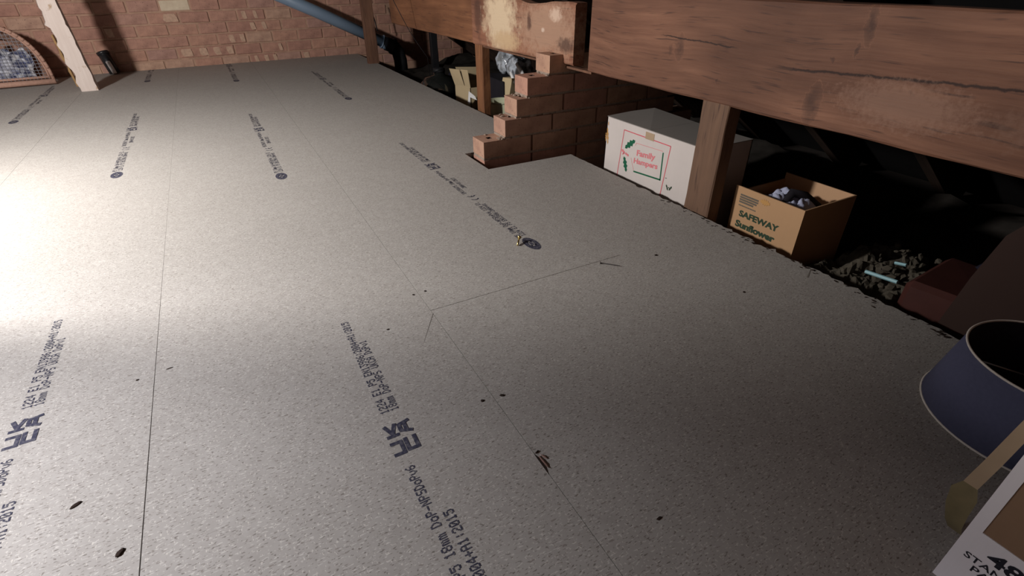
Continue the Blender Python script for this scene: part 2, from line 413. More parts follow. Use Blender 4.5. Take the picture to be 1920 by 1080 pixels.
cols = [(-2.40, -1.865), (-1.865, -1.328), (-1.328, -.790), (-.790, -.250), (-.250, .2865), (.2865, .825)]
ends = [[-1.1, 1.1, 3.3, 5.22], [-1.1, .9, 3.1, 5.22], [-1.1, 1.4, 3.6, 5.22], [-1.1, .15-.02, 2.18, 4.36, 5.22], [-1.1, -.35, 1.85, 4.12, 5.22], [-1.1, .918, 3.10, 5.22]]
prints = {2: [(3.55, -.978)], 3: [(.117, -.43), (2.315, -.425), (4.55, -.434)], 4: [(-.200, .120), (1.99, .120), (4.24, .118)], 5: [(1.055, .655), (3.24, .664)]}
for ci, (x0, x1) in enumerate(cols):
    for y0, y1 in zip(ends[ci][:-1], ends[ci][1:]):
        o = ragged_board('floorboard', x0, x1, y0, y1)
        for near, xc in prints.get(ci, []):
            if y0-.1 <= near < y1-.3: 
                pr = board_print(o, near, xc, x0, y0)
# narrow boards against the eaves, ragged edge, notched round the brick pier
chew = lambda y: .004 if y > 1.3 else .010 if y > .9 else .016
ragged_board('floorboard', .825, 1.203, -1.1, 1.712, rag=chew)
ragged_board('floorboard', .825, 1.200, 1.935, 4.0, rag=lambda y: .003)
ragged_board('floorboard', .825, 1.200, 4.0, 5.22, rag=lambda y: .003)
# surface scrapes by the joint
b = bmesh.new()
for p0, p1, w in (((.287, .905), (.232, .815), .0006), ((1.15, .60), (1.19, .62), .002)):
    d = Vector((p1[0]-p0[0], p1[1]-p0[1])).normalized(); nx, ny = -d.y*w, d.x*w
    quad(b, ((p0[0]+nx, p0[1]+ny), (p1[0]+nx*.3, p1[1]+ny*.3), (p1[0]-nx*.3, p1[1]-ny*.3), (p0[0]-nx, p0[1]-ny)), .0004)
done(b, 'pencil_mark', plain('faint_pencil', (.20, .18, .16), .8), floor)

# ------------------------------------------------------------------ setting: brick gable wall
WY = 5.17; WR = math.radians(2.2)
b = bmesh.new(); box(b, (-3.6, .006, -.17), (3.2, .20, 2.6))
wall = done(b, 'wall_back', M['mortar'], loc=(0, WY, 0), rot=(0, 0, WR)); tag(wall, 'red brick gable wall with pale mottled bricks', kind='structure')
def brick_mesh(name, l, h, d, jit=.002):
    bm = bmesh.new(); box(bm, (0, 0, 0), (l, d, h), .004, jit); me = bpy.data.meshes.new(name)
    bmesh.ops.recalc_face_normals(bm, faces=bm.faces); bm.to_mesh(me); bm.free(); return me
PW, PH = .2085, .0835
wm = [brick_mesh('brick', PW-.012, PH-.011, .06) for _ in range(6)]
wp = [m.copy() for m in wm[:3]]
for m in wm: m.materials.append(M['brick'])
for m in wp: m.materials.append(M['pale'])
joint = {0: -.126, 1: -.225, 2: -.120, 3: -.237, 4: -.139, 5: -.249, 6: -.139, 7: -.240, 8: -.139, 9: -.240}
half = brick_mesh('brick', (PW-.012)*.44, PH-.011, .06); half.materials.append(M['pale'])
sm = brick_mesh('brick', .030, PH-.020, .004); sm.materials.append(M['pale'])
for row in range(-1, 9):
    z = -.024+row*PH; xo = joint.get(row, joint[1])
    for k in range(-8, 13):
        x = xo+k*PW
        if x > 1.5 and row > 3: continue
        pale = (row == 5 and k == 0)
        me = wp[0] if pale else random.choice(wm)
        o = link('brick', me, None, wall, (x+.006+random.uniform(-.002, .002), random.uniform(-.004, .004), z+.0055), (random.uniform(-.01, .01), random.uniform(-.012, .012), 0))
# limewash smears left on single bricks
b = bmesh.new()
def smear(x, row, w):
    z = -.024+row*PH+.014; n = 9; pts = []
    for i in range(n):
        t = 2*math.pi*i/n; pts.append((x+max(-1, min(1, 1.5*math.cos(t)))*w*random.uniform(.8, 1.05)/2+.006*math.sin(t)*-1, -.0065, z+.029+.030*max(-1, min(1, 1.5*math.sin(t)))*random.uniform(.85, 1.0)))
    poly3(b, pts, (0, .004, 0))
for x, row, w in ((-.16, 1, .08), (-.04, 1, .06), (.06, 1, .05), (.155, 1, .05), (-.20, 4, .10), (.325, 4, .035), (.41, 4, .03), (.37, 3, .04), (.46, 3, .035),
                  (.30, 2, .0), (.34, 0, .03), (.42, 0, .035), (.19, 2, .04), (.27, 2, .035), (.49, 0, .03), (-.9, 1, .06), (-.62, 3, .05), (.47, 6, .04), (.75, 0, .05), (.55, 1, .03)):
    if w: smear(x, row, w)
o = done(b, 'limewash_smear', M['smear'], wall); o['kind'] = 'stuff'
# no dark patch is painted by the black stub, bricks only vary in colour

# ------------------------------------------------------------------ setting: roof over the loft
b = bmesh.new()
for pts in (((-1.2, -1.3, 2.42), (-1.2, 5.3, 2.42), (2.65, 5.3, -.16), (2.65, -1.3, -.16)), ((-1.2, -1.3, 2.42), (-1.2, 5.3, 2.42), (-4.2, 5.3, .0), (-4.2, -1.3, .0))):
    poly3(b, pts, (0, 0, .03))
roof = done(b, 'ceiling', M['felt']); tag(roof, 'black roofing felt on sloping rafters', kind='structure')
sl = math.atan2(-.28-2.30, 2.65+1.2)
for j in range(15):
    y = -.85+j*.43; b = bmesh.new(); box(b, (.05, -.022, -.10), (4.55, .022, -.004), .002)
    done(b, 'rafter', M['rafter'], roof, loc=(-1.2, y, 2.42), rot=(0, -sl, 0))
b = bmesh.new(); box(b, (-4.2, -1.32, -.2), (3.2, -1.22, 2.6))
tag(done(b, 'wall_front', M['mortar']), 'brick gable behind the camera', kind='structure')

# ------------------------------------------------------------------ purlin and posts
def bar(name, a, bb, m, seg=24, jit=.0025, bev=.004, parent=None):
    """long timber along Y with slightly uneven arrises"""
    bm = bmesh.new(); x0, y0, z0 = a; x1, y1, z1 = bb
    rings = []
    for i in range(seg+1):
        y = y0+(y1-y0)*i/seg
        e = bev; prof = [(x0+e, z0), (x1-e, z0), (x1, z0+e), (x1, z1-e), (x1-e, z1), (x0+e, z1), (x0, z1-e), (x0, z0+e)]
        rings.append([bm.verts.new((px+noise.noise(Vector((px*9, y*7, pz*9+k)))*jit, y, pz+noise.noise(Vector((k, y*6, pz*5)))*jit)) for k, (px, pz) in enumerate(prof)])
    for i in range(seg):
        for k in range(8): bm.faces.new((rings[i][k], rings[i][(k+1) % 8], rings[i+1][(k+1) % 8], rings[i+1][k]))
    bm.faces.new(rings[0][::-1]); bm.faces.new(rings[-1])
    return done(bm, name, m, parent)
o = bar('purlin', (1.22, -1.2, .324), (1.275, 1.655, .583), M['purlin'], 60, .003)
tag(o, 'thick knotty red-brown roof beam with a long crack, the nearest beam on the right', 'beam')
o = bar('purlin', (1.222, 2.60, .324), (1.272, 4.09, .560), M['purlin2'], 40)
tag(o, 'smoother orange-brown roof beam running on to the brick gable', 'beam')
# splice block proud of the beams, uneven top
bm = bmesh.new(); n = 30; R_ = []
for i in range(n+1):
    y = 1.742+(2.655-1.742)*i/n
    zt = .545-.016*math.exp(-((y-2.06)/.10)**2)+.004*noise.noise(Vector((y*12, 0, 0))); zb = .334-.009*(y-1.742)/.9+.0025*noise.noise(Vector((y*15, 4, 0)))
    xf = 1.213+.003*noise.noise(Vector((y*9, 7, 0)))
    R_.append([bm.verts.new(p) for p in ((xf+.004, y, zb), (1.262, y, zb-.004), (1.262, y, zt), (xf+.006, y, zt), (xf, y, zt-.008), (xf, y, zb+.006))])
for i in range(n):
    for k in range(6): bm.faces.new((R_[i][k], R_[i][(k+1) % 6], R_[i+1][(k+1) % 6], R_[i+1][k]))
bm.faces.new(R_[0][::-1]); bm.faces.new(R_[-1])
o = done(bm, 'splice_block', M['scab']); tag(o, 'short plank nailed on the beam, smeared with pale plaster stains', 'plank')
bm = bmesh.new(); box(bm, (1.228, 1.645, .3155), (1.268, 2.60, .3235), .001, .0006); tag(done(bm, 'packing_strip', M['oldpost']), 'thin brown packing strip bridging the dark gap between the beams', 'strip')
def post(loc, sx, sy, h, m, label, tilt=0, name='timber_post', jit=.003):
    bm = bmesh.new(); n = 12; rr = []
    for i in range(n+1):
        z = h*i/n; e = .003
        pr = [(e, 0), (sx-e, 0), (sx, e), (sx, sy-e), (sx-e, sy), (e, sy), (0, sy-e), (0, e)]
        rr.append([bm.verts.new((x+noise.noise(Vector((k*3, z*9, loc[1])))*jit+tilt*z, y+noise.noise(Vector((k*5, z*9, loc[0])))*jit, z)) for k, (x, y) in enumerate(pr)])
    for i in range(n):
        for k in range(8): bm.faces.new((rr[i][k], rr[i][(k+1) % 8], rr[i+1][(k+1) % 8], rr[i+1][k]))
    bm.faces.new(rr[0][::-1]); bm.faces.new(rr[-1])
    o = done(bm, name, m, loc=loc); tag(o, label, 'post'); return o
post((1.222, .992, -.17), .05, .098, .497, M['brownpost'], 'dull brown timber post between the white box and the brown open box')
post((1.222, 2.572, -.17), .045, .080, .498, M['post'], 'orange-brown timber post under the beam behind the brick pier')
post((1.128, 4.54, 0), .088, .05, 1.15-.55+.05, M['oldpost'], 'thin dark post standing on the boards before the blue pipe', .01)
# whitewashed post with waney edge
bm = bmesh.new(); n = 60; rr = []
for i in range(n+1):
    z = 1.1*i/n
    w = .022*noise.noise(Vector((z*14, 2, 0)))+.014*noise.noise(Vector((z*45, 5, 0)))
    rr.append([bm.verts.new((x-.062*z, y, z)) for x, y in ((w, 0), (.090+.3*w, 0), (.092, .05), (-.012+w, .05))])
for i in range(n):
    for k in range(4): bm.faces.new((rr[i][k], rr[i][(k+1) % 4], rr[i+1][(k+1) % 4], rr[i+1][k]))
bm.faces.new(rr[0][::-1]); bm.faces.new(rr[-1])
wp_ = done(bm, 'timber_post', M['white_timber'], loc=(-.790, 4.37, 0)); tag(wp_, 'pale whitewashed rough post standing on the boards at far left', 'post')
bm = bmesh.new()
rr = []
for i in range(14):
    z = .03+.30*i/13; w = .022*(.6+.5*noise.noise(Vector((z*22, 8, 0))))
    rr.append([bm.verts.new(p) for p in ((-.004-.062*z, .004, z), (-.004-w-.062*z, .02, z), (-.006-.062*z, .046, z))])
for i in range(13):
    for k in range(3): bm.faces.new((rr[i][k], rr[i][(k+1) % 3], rr[i+1][(k+1) % 3], rr[i+1][k]))
bm.faces.new(rr[0]); bm.faces.new(rr[-1])
done(bm, 'bark_edge', M['bark'], wp_)
# unseen board added out of frame to keep the main lamp off the near floor
bm = bmesh.new(); poly3(bm, [(-1.12, 1.60, .0), (-.81, 1.70, .86), (-1.55, .80, .86), (-1.75, .72, 0)], (-.012, .010, 0))
tag(done(bm, 'shade_board', M['chip']), 'unseen board added out of frame at the left to shade the near floor', 'board')

# ------------------------------------------------------------------ brick pier
pier = empty('brick_pier', (1.15, 1.813, -.17)); tag(pier, 'stepped half-built brick pier rising from a notch in the boards', 'pier')
def perf_brick(l, d, h):
    """perforated brick: three square core holes sunk in the top"""
    bm = bmesh.new(); xs = [0, l*.18, l*.27, l*.46, l*.55, l*.74, l*.83, l]; ys = [0, d*.38, d*.62, d]
    xs = [x for x in xs]
    g = [[bm.verts.new((x+random.uniform(-.0012, .0012)*(0 < i < 7), y, h)) for y in ys] for i, x in enumerate(xs)]
    holes = []
    for i in range(7):
        for j in range(3):
            f = bm.faces.new((g[i][j], g[i+1][j], g[i+1][j+1], g[i][j+1]))
            if j == 1 and i in (1, 3, 5): holes.append(f)
    rim = [g[i][0] for i in range(8)]+[g[7][j] for j in range(1, 4)]+[g[i][3] for i in range(6, -1, -1)]+[g[0][j] for j in (2, 1)]
    low = [bm.verts.new((v.co.x, v.co.y, 0)) for v in rim]; n = len(rim)
    for i in range(n): bm.faces.new((rim[i], low[i], low[(i+1) % n], rim[(i+1) % n]))
    bm.faces.new(low[::-1])
    for f in holes:
        f.material_index = 1
        r = bmesh.ops.extrude_face_region(bm, geom=[f])
        vs = [e for e in r['geom'] if isinstance(e, bmesh.types.BMVert)]
        for v in vs: v.co.z -= .025
        for v in vs:
            for ff in v.link_faces: ff.material_index = 1
        bmesh.ops.delete(bm, geom=[f], context='FACES_ONLY') if f.is_valid else None
    bmesh.ops.recalc_face_normals(bm, faces=bm.faces)
    me = bpy.data.meshes.new('brick'); bm.to_mesh(me); bm.free(); me.materials.append(M['pier']); me.materials.append(M['hole']); return me
BL, BD, BH, CZ = .215, .1025, .064, .0735
fronts = [.856, .951, 1.004, 1.052, 1.152]
bmesh_cache = {}
for i, x0 in enumerate(fronts):
    x = x0; z = .007+CZ*i
    while x < 1.80:
        l = BL
        if x == x0 and i in (2,): l = BL
        key = (round(l, 3), random.randint(0, 1))
        if key not in bmesh_cache: bmesh_cache[key] = perf_brick(l, BD, BH)
        link('brick', bmesh_cache[key], None, pier, (x-1.15, random.uniform(-.002, .002), z+.17+random.uniform(0, .001)), (0, 0, random.uniform(-.012, .012)))
        x += BL+.010
for i in range(2):
    x = .856-.05*i
    while x < 1.8:
        link('brick', bmesh_cache[list(bmesh_cache)[0]], None, pier, (x-1.15, 0, .17-.0665-CZ*i)); x += BL+.01
bm = bmesh.new()
for i in range(-2, 4):
    z = .007+CZ*i+BH; a = fronts[i+1] if i >= 0 else (fronts[0] if i == -1 else .84)
    N = 26; bot = []
    def fn(u, v):
        x = a-.012+(1.80-a)*u; y = BD*v
        return Vector((x-1.15, y+(-.004*noise.noise(Vector((x*30, 0, i))) if v in (0,) else 0), z+.17+.004))
    # bed joint as a rough slab
    for k in range(N):
        u0 = a+(1.80-a)*k/N; u1 = a+(1.80-a)*(k+1)/N
        e0 = .004+.006*noise.noise(Vector((u0*35, i*3.1, 0))); e1 = e0
        box(bm, (u0-1.15, .006-e0*.9, z+.17), (u1-1.15, BD-.004, z+.17+CZ-BH), 0, .0008)
    for k in range(16 if 0 <= i else 0):                         # squeezed-out and spilled lumps on the steps
        x = a-random.uniform(.0, .045)*(k % 3 > 0)+random.uniform(0, .04); y = random.uniform(.0, BD)
        r = random.uniform(.003, .009)
        m4 = Matrix.Translation((x-1.15, y, z+.17+r*.3)) @ Matrix.Rotation(random.uniform(0, 3), 4, 'Z') @ Matrix.Diagonal((1.5, 1, .55, 1))
        if a-.10 < x: bmesh.ops.create_icosphere(bm, subdivisions=1, radius=r, matrix=m4)
o = done(bm, 'mortar_joint', M['pier_mortar'], pier); o['kind'] = 'stuff'

# ------------------------------------------------------------------ blue pipe with elbow, black stub
pp = empty('waste_pipe', (1.0, 4.87, .3)); tag(pp, 'sloping blue-grey plastic pipe crossing the brick gable', 'pipe')
bm = bmesh.new(); P0 = Vector((.30-1, 0, .625-.3)); P1 = Vector((1.385-1, 0, .108-.3))
tube(bm, [P0, P0.lerp(P1, .5)+Vector((0, 0, .006)), P1], .046, 24); done(bm, 'pipe_run', M['pipe'], pp, True)
d = (P1-P0).normalized()
bm = bmesh.new(); tube(bm, [P1-d*.035, P1+d*.012], .053, 24); tube(bm, [P1-d*.04, P1-d*.03], .056, 24); done(bm, 'socket_collar', M['pipe'], pp, True)
bm = bmesh.new(); tube(bm, [P1+d*.0, P1+d*.07, P1+d*.11+Vector((0, 0, -.03)), P1+d*.125+Vector((0, 0, -.09)), P1+d*.125+Vector((0, 0, -.2))], .058, 20)
tube(bm, [P1+d*.05, P1+d*.075], .068, 20)
done(bm, 'pipe_elbow', M['black'], pp, True)
stub = empty('pipe_stub', (-.70, 5.10, 0)); tag(stub, 'short black pipe stub with white end leaning at the foot of the gable', 'pipe')
bm = bmesh.new(); a = Vector((-.006, .02, .150)); c = Vector((.030, -.02, .006)); tube(bm, [a, a.lerp(c, .5), c], .036, 18); tube(bm, [a, a.lerp(c, .12)], .040, 18); done(bm, 'black_sleeve', M['blackplastic'], stub, True)
bm = bmesh.new(); e = Vector((.004, -.040, 0)); tube(bm, [a.lerp(c, .42)+e, a.lerp(c, .75)+e, a.lerp(c, .99)+e], .015, 12); done(bm, 'white_insert', M['white'], stub, True)
# thin black cables by the beam end
def cable(pts, r, label):
    bm = bmesh.new(); P = [Vector(p) for p in pts]; out = []
    for i in range(len(P)-1):
        for k in range(6): out.append(P[i].lerp(P[i+1], k/6)+Vector((0, 0, -.004*math.sin(math.pi*k/6))))
    out.append(P[-1]); tube(bm, out, r, 6); tag(done(bm, 'cable', M['black'], None, True), label, 'cable')
cable([(1.05, 3.52, .56), (1.155, 3.5, .325), (1.262, 3.5, .16), (1.42, 3.9, -.10)], .0022, 'thin black wire hanging slantwise past the far beam')
cable([(1.30, 4.95, .42), (1.335, 4.95, .275), (1.345, 4.95, .20)], .005, 'short black cable end hanging above the blue pipe')
post((1.76, 4.75, -.17), .06, .05, .53, M['black'], 'black short stud in the eaves before the far bricks', 0)

# ------------------------------------------------------------------ wicker pet basket with paper
bk = empty('wicker_basket', (-1.25, 4.76, 0), (0, 0, math.radians(4))); tag(bk, 'arched wicker basket holding newspaper, at far left by the gable', 'basket')
def arch(t, rx=.262, rz=.385, z0=.035):   # t 0..1 right to left
    a = math.pi*t; return (rx*math.cos(a), z0+(rz-.035)*math.sin(a)**.85 if math.sin(a) > 0 else z0)
bm = bmesh.new(); pts = [(arch(k/28)[0], 0, arch(k/28)[1]) for k in range(29)]
tube(bm, pts, .011, 8); tube(bm, [(p[0]*.94, -.004, .01+p[2]*.945) for p in pts], .006, 6)
for k in range(28):
    p = Vector(pts[k]).lerp(Vector(pts[k+1]), .5); tube(bm, [p+Vector((0, -.014, 0)), p+Vector((.003, .014, .006))], .009, 6)
done(bm, 'basket_rim', M['wicker'], bk, True)
bm = bmesh.new(); tube(bm, [(-.27, -.004, .022), (.27, -.004, .022)], .018, 8); tube(bm, [(-.27, .01, .05), (.262, .01, .05)], .009, 8); done(bm, 'basket_sill', M['wicker'], bk, True)
bm = bmesh.new(); sheet(bm, lambda u, v: Vector((arch(u, .255, .375)[0]*(1-.35*v*v), .01+.24*v, .02+(arch(u, .255, .375)[1]-.02)*(1-.25*v*v))), 28, 8)
done(bm, 'basket_shell', M['wicker'], bk, True)
bm = bmesh.new()
for k in range(-12, 13):
    x = k*.020; z = .035+.34*max(0, 1-(x/.255)**2)**.47
    tube(bm, [(x, .002, .03), (x, .002, z)], .0012, 4)
for k in range(1, 17):
    z = .035+k*.020; w = .255*max(0, 1-((z-.035)/.34)**2)**.5
    if w > .02: tube(bm, [(-w, .004, z), (w, .004, z)], .0012, 4)
done(bm, 'wire_grille', M['mesh'], bk)
bm = bmesh.new()
for k in range(6):
    cx = random.uniform(-.16, .15); h = random.uniform(.12, .27); a0 = random.uniform(-.5, .5)
    sheet(bm, lambda u, v: Vector((cx+(u-.5)*.16*math.cos(a0)+.02*math.sin(v*5+k), .03+.02*k/2+.02*math.sin(u*7+k)+(u-.5)*.05, .03+h*v+.015*math.sin(u*9+k))), 5, 5)
done(bm, 'newspaper', M['news'], bk)

# ------------------------------------------------------------------ text helper
def text_mesh(s, size, extrude=.0002, bold=0, shear=0):
    cu = bpy.data.curves.new('lettering', 'FONT'); cu.body = s; cu.size = size; cu.extrude = 0; cu.offset = bold; cu.shear = shear; cu.resolution_u = 3
    t = bpy.data.objects.new('lettering', cu); COL.objects.link(t); bpy.context.view_layer.update()
    me = bpy.data.meshes.new_from_object(t.evaluated_get(bpy.context.evaluated_depsgraph_get()))
    bpy.data.objects.remove(t); return me
def face_text(s, parent, yl, yr, z0, z1, x, m, px, py, pz, bold=.0, name='lettering', zr=None, serif=0):
    """text on a face looking towards -X: reads from +Y (left) to -Y (right); world coords minus parent's"""
    me = text_mesh(s, 1.0, bold=bold)
    xs = [v.co.x for v in me.vertices]; ys = [v.co.y for v in me.vertices]
    ax, bx, ay, by = min(xs), max(xs), min(ys), max(ys)
    for v in me.vertices:
        u = (v.co.x-ax)/(bx-ax); w = (v.co.y-ay)/(by-ay)
        v.co = Vector((x-px, yl+(yr-yl)*u-py, z0+(z1-z0)*w+((zr-z0)*u if zr is not None else 0)-pz))
    me.materials.clear()
    me.name = name
    return link(name, me, m, parent)

# ------------------------------------------------------------------ white holly carton
def carton_shell(name, lo, hi, m, parent, th=.004, top=None):
    bm = bmesh.new(); x0, y0, z0 = lo; x1, y1, z1 = hi
    for a, b_ in (((x0, y0, z0), (x0+th, y1, z1)), ((x1-th, y0, z0), (x1, y1, z1)), ((x0, y0, z0), (x1, y0+th, z1)), ((x0, y1-th, z0), (x1, y1, z1)), ((x0, y0, z0), (x1, y1, z0+th))):
        box(bm, a, b_)
    return done(bm, name, m, parent)
ox, oy, oz = 1.27, 1.088, -.166
hb = empty('cardboard_box', (ox, oy, oz)); tag(hb, 'closed white cardboard box printed with red lettering and holly', 'box')
carton_shell('box_body', (0, 0, 0), (.215, .488, .338), M['cardwhite'], hb)
bm = bmesh.new()
box(bm, (-.001, -.001, .3385), (.2155, .25, .3405), .0005); done(bm, 'top_flap', M['carddust'], hb)
bm = bmesh.new(); poly3(bm, [(.0, .2505, .3385), (.2155, .2505, .3385), (.2155, .470, .347), (.11, .489, .3425), (.0, .489, .3385)], (0, 0, .002)); done(bm, 'top_flap', M['carddust'], hb)
X = 1.2695
def wstrip(bm, y0, z0, y1, z1, w, x=X):
    dy, dz = y1-y0, z1-z0; l = math.hypot(dy, dz); ny, nz = -dz/l*w/2, dy/l*w/2
    poly3(bm, [(x-ox, y0+ny-oy, z0+nz-oz), (x-ox, y1+ny-oy, z1+nz-oz), (x-ox, y1-ny-oy, z1-nz-oz), (x-ox, y0-ny-oy, z0-nz-oz)], (.0004, 0, 0))
bm = bmesh.new()
for s in ((1.473, .145, 1.232, .145), (1.232, .145, 1.249, -.05), (1.473, .145, 1.489, -.05)): wstrip(bm, *s, .0032)
done(bm, 'printed_frame', M['red'], hb)
bm = bmesh.new()
for s in ((1.262, .116, 1.258, .018), (1.398, .010, 1.257, .021)): wstrip(bm, *s, .0055)
done(bm, 'printed_panel_shadow', M['green'], hb)
bm = bmesh.new()
for s in ((1.401, .114, 1.263, .120), (1.401, .114, 1.404, .104), (1.42, .055, 1.398, .014)): wstrip(bm, *s, .0014)
done(bm, 'printed_panel_line', M['pink'], hb)
face_text('Family', hb, 1.392, 1.296, .064, .092, X, M['pink'], ox, oy, oz, bold=.035, zr=.073)
face_text('Hampers', hb, 1.403, 1.279, .034, .060, X, M['pink'], ox, oy, oz, bold=.035, zr=.046)
def leaf(bm, y0, z0, y1, z1, w, lobes=4):
    P, Q = Vector((y0, z0)), Vector((y1, z1)); d = Q-P; n = Vector((-d.y, d.x)).normalized(); pts = []
    for sgn, rng in ((1, range(lobes*2+1)), (-1, range(lobes*2-1, 0, -1))):
        for i in rng:
            t = i/(lobes*2); env = math.sin(math.pi*min(max(t, .02), .98))**.6; k = (1.0 if i % 2 else .5)*env
            p = P+d*t+n*sgn*w*k; pts.append((X-ox-.0002, p.x-oy, p.y-oz))
    poly3(bm, pts, (.0005, 0, 0))
bm = bmesh.new(); leaf(bm, 1.459, .082, 1.408, .122, .013); done(bm, 'holly_leaf', M['green'], hb); bm = bmesh.new(); leaf(bm, 1.458, .050, 1.437, -.004, .012); done(bm, 'holly_leaf', M['green'], hb)
bm = bmesh.new(); leaf(bm, 1.476, .072, 1.456, .062, .007, 2); leaf(bm, 1.456, .064, 1.432, .058, .006, 2); leaf(bm, 1.47, .055, 1.46, .062, .004, 2); done(bm, 'holly_bow', M['pink'], hb)
bm = bmesh.new(); box(bm, (X-ox-.0003, 1.314-oy, .141-oz), (X-ox+.0003, 1.358-oy, .1655-oz)); done(bm, 'tape_patch', M['tapeclear'], hb)
bm = bmesh.new(); leaf(bm, 1.571, .132, 1.561, .070, .006, 4); leaf(bm, 1.577, .112, 1.574, .078, .004, 4); leaf(bm, 1.568, .155, 1.567, .140, .003, 3); done(bm, 'torn_patch', M['tape'], hb)
bm = bmesh.new(); leaf(bm, 1.226, .015, 1.214, -.004, .004, 2); leaf(bm, 1.198, .016, 1.210, -.002, .004, 2); wstrip(bm, 1.216, .007, 1.204, .007, .003); wstrip(bm, 1.235, .035, 1.228, .036, .002); done(bm, 'printed_mark', M['printgreen'], hb)
# ------------------------------------------------------------------ brown open carton
ox, oy, oz = 1.30, .742, -.166
sb = empty('cardboard_box', (ox, oy, oz)); tag(sb, 'open brown cardboard box with dark green lettering, stuffed with bluish cloth', 'box')
H = .091-oz
bm = bmesh.new(); box(bm, (0, .0, 0), (.004, .228, H)); fr = done(bm, 'front_panel', M['card'], sb)
bm = bmesh.new(); box(bm, (.226, 0, 0), (.230, .228, H)); done(bm, 'back_panel', M['cardin'], sb)
bm = bmesh.new(); box(bm, (.004, 0, 0), (.226, .004, H)); box(bm, (.004, .224, 0), (.226, .228, H-.02)); box(bm, (.004, .004, 0), (.226, .224, .004)); done(bm, 'side_panel', M['card'], sb)
X = 1.2994
face_text('SAFEWAY', sb, .939, .801, .002, .022, X, M['printgreen'], ox, oy, oz, bold=.045)
face_text('Sunflower', sb, .944, .804, -.033, -.011, X, M['printgreen'], ox, oy, oz, bold=.05)
bm = bmesh.new()
random.seed(3)
for r in range(4):
    y = .949; z = .0655-r*.0072
    while y > .888:
        w = random.uniform(.002, .006)
        if r == 3 and y < .90: break
        box(bm, (X-ox, y-w-oy, z-oz), (X-ox+.0004, y-oy, z+.0052-oz)); y -= w+.0009
z = .034; y = .948
while y > .888:
    w = random.uniform(.002, .005); box(bm, (X-ox, y-w-oy, z-oz), (X-ox+.0004, y-oy, z+.0035-oz)); y -= w+.0012
done(bm, 'small_print', M['greyprint'], sb)
bm = bmesh.new(); leaf(bm, .880, .072, .847, .0715, .010, 5); done(bm, 'tape_patch', M['tape'], sb)
# cloth in the box: its own thing
def crumple(bm, c, size, seed, nu=22, nv=22, fold=.5, flat=False):
    sx, sy, sz = size
    def fn(u, v):
        a, b_ = (u-.5)*2, (v-.5)*2; r = max(0, 1-(a*a+b_*b_)*.62)
        p = Vector((a*3+seed, b_*3, seed)); f = noise.noise(p)*.5+abs(noise.noise(p*2.3))*.5
        g = abs(math.sin((a*1.3+b_*.6+noise.noise(p)*.5)*7))*.085*fold*r
        return Vector((c[0]+a*sx, c[1]+b_*sy, c[2]+sz*(r*(.75+fold*f)+g)))
    sheet(bm, fn, nu, nv)
bm = bmesh.new(); crumple(bm, (1.41, .865, -.005), (.098, .100, .095), 4.2, 44, 44, .45)
tag(done(bm, 'cloth_bundle', M['cloth'], None, True), 'crumpled pale blue-grey cloth filling the open brown box', 'cloth')
bm = bmesh.new(); tube(bm, [(1.375, .862, .045), (1.395, .850, .088), (1.43, .832, .078), (1.46, .80, .05)], [.008, .014, .013, .010], 10)
tag(done(bm, 'strap', M['clothdark'], None, True), 'dark strap lying over the blue-grey cloth in the open box', 'strap')

# ------------------------------------------------------------------ lampshade
ls = empty('lampshade', (1.037, .122, 0)); tag(ls, 'navy blue drum lampshade with cream trim standing on the boards', 'lampshade')
HH = .122
bm = bmesh.new(); lathe(bm, [(.1435, .002), (.1215, HH), (.1200, HH), (.1420, .002)], n=72, close=True); done(bm, 'shade_fabric', M['navy'], ls, True)
bm = bmesh.new(); lathe(bm, [(.1415, .003), (.1195, HH-.001)], n=72); done(bm, 'lining', M['navyin'], ls, True)
for rr_, z in ((.1437, .0025), (.1213, HH)):
    bm = bmesh.new(); tube(bm, [(rr_*math.cos(t*math.pi/36), rr_*math.sin(t*math.pi/36), z) for t in range(73)], .0019, 6, False); done(bm, 'trim', M['cream'], ls, True)
bm = bmesh.new()
tube(bm, [(.022*math.cos(t*math.pi/8), .022*math.sin(t*math.pi/8), HH-.03) for t in range(17)], .002, 6, False)
for t in (0.4, 2.5, 4.6): tube(bm, [(.022*math.cos(t), .022*math.sin(t), HH-.03), (.12*math.cos(t), .12*math.sin(t), HH-.002)], .0016, 6)
done(bm, 'wire_ring', M['wire'], ls, True)
bm = bmesh.new(); crumple(bm, (1.045, .13, .004), (.10, .10, .045), 9.1, 20, 20, .8); tag(done(bm, 'dark_cloth', M['clothdark'], None, True), 'dark crumpled cloth lying inside the navy lampshade', 'cloth')

# ------------------------------------------------------------------ white carton near the camera
ox, oy, oz = .631, .060, 0
wc = empty('cardboard_box', (ox, oy, oz)); tag(wc, 'white carton with black 48 and STANDARD lettering at the near right corner', 'box')
HB = .30
bm = bmesh.new()
box(bm, (0, -.30, 0), (.003, 0, .101), 0)                 # printed side panel, low part
box(bm, (0, -.0125, .101), (.003, 0, HB), 0)             # its corner strip
for a, b_ in (((.19, -.30, 0), (.193, 0, HB)), ((.003, -.003, 0), (.19, 0, HB)), ((.003, -.30, 0), (.19, -.297, HB)), ((.003, -.297, 0), (.19, -.003, .003))): box(bm, a, b_)
done(bm, 'box_body', M['whiteprint'], wc)
bm = bmesh.new(); box(bm, (.0012, -.30, .099), (.0040, -.0115, HB)); done(bm, 'brown_panel', M['cartonbrown'], wc)
X = .6306
face_text('STANDARD', wc, .0485, -.030, .056, .0655, X, M['blackprint'], ox, oy, oz, bold=.012)
face_text('48', wc, .0325, .0005, .0695, .0885, X, M['blackprint'], ox, oy, oz, bold=.03)
face_text('PACK', wc, .0365, -.003, .0425, .0525, X, M['blackprint'], ox, oy, oz, bold=.012)

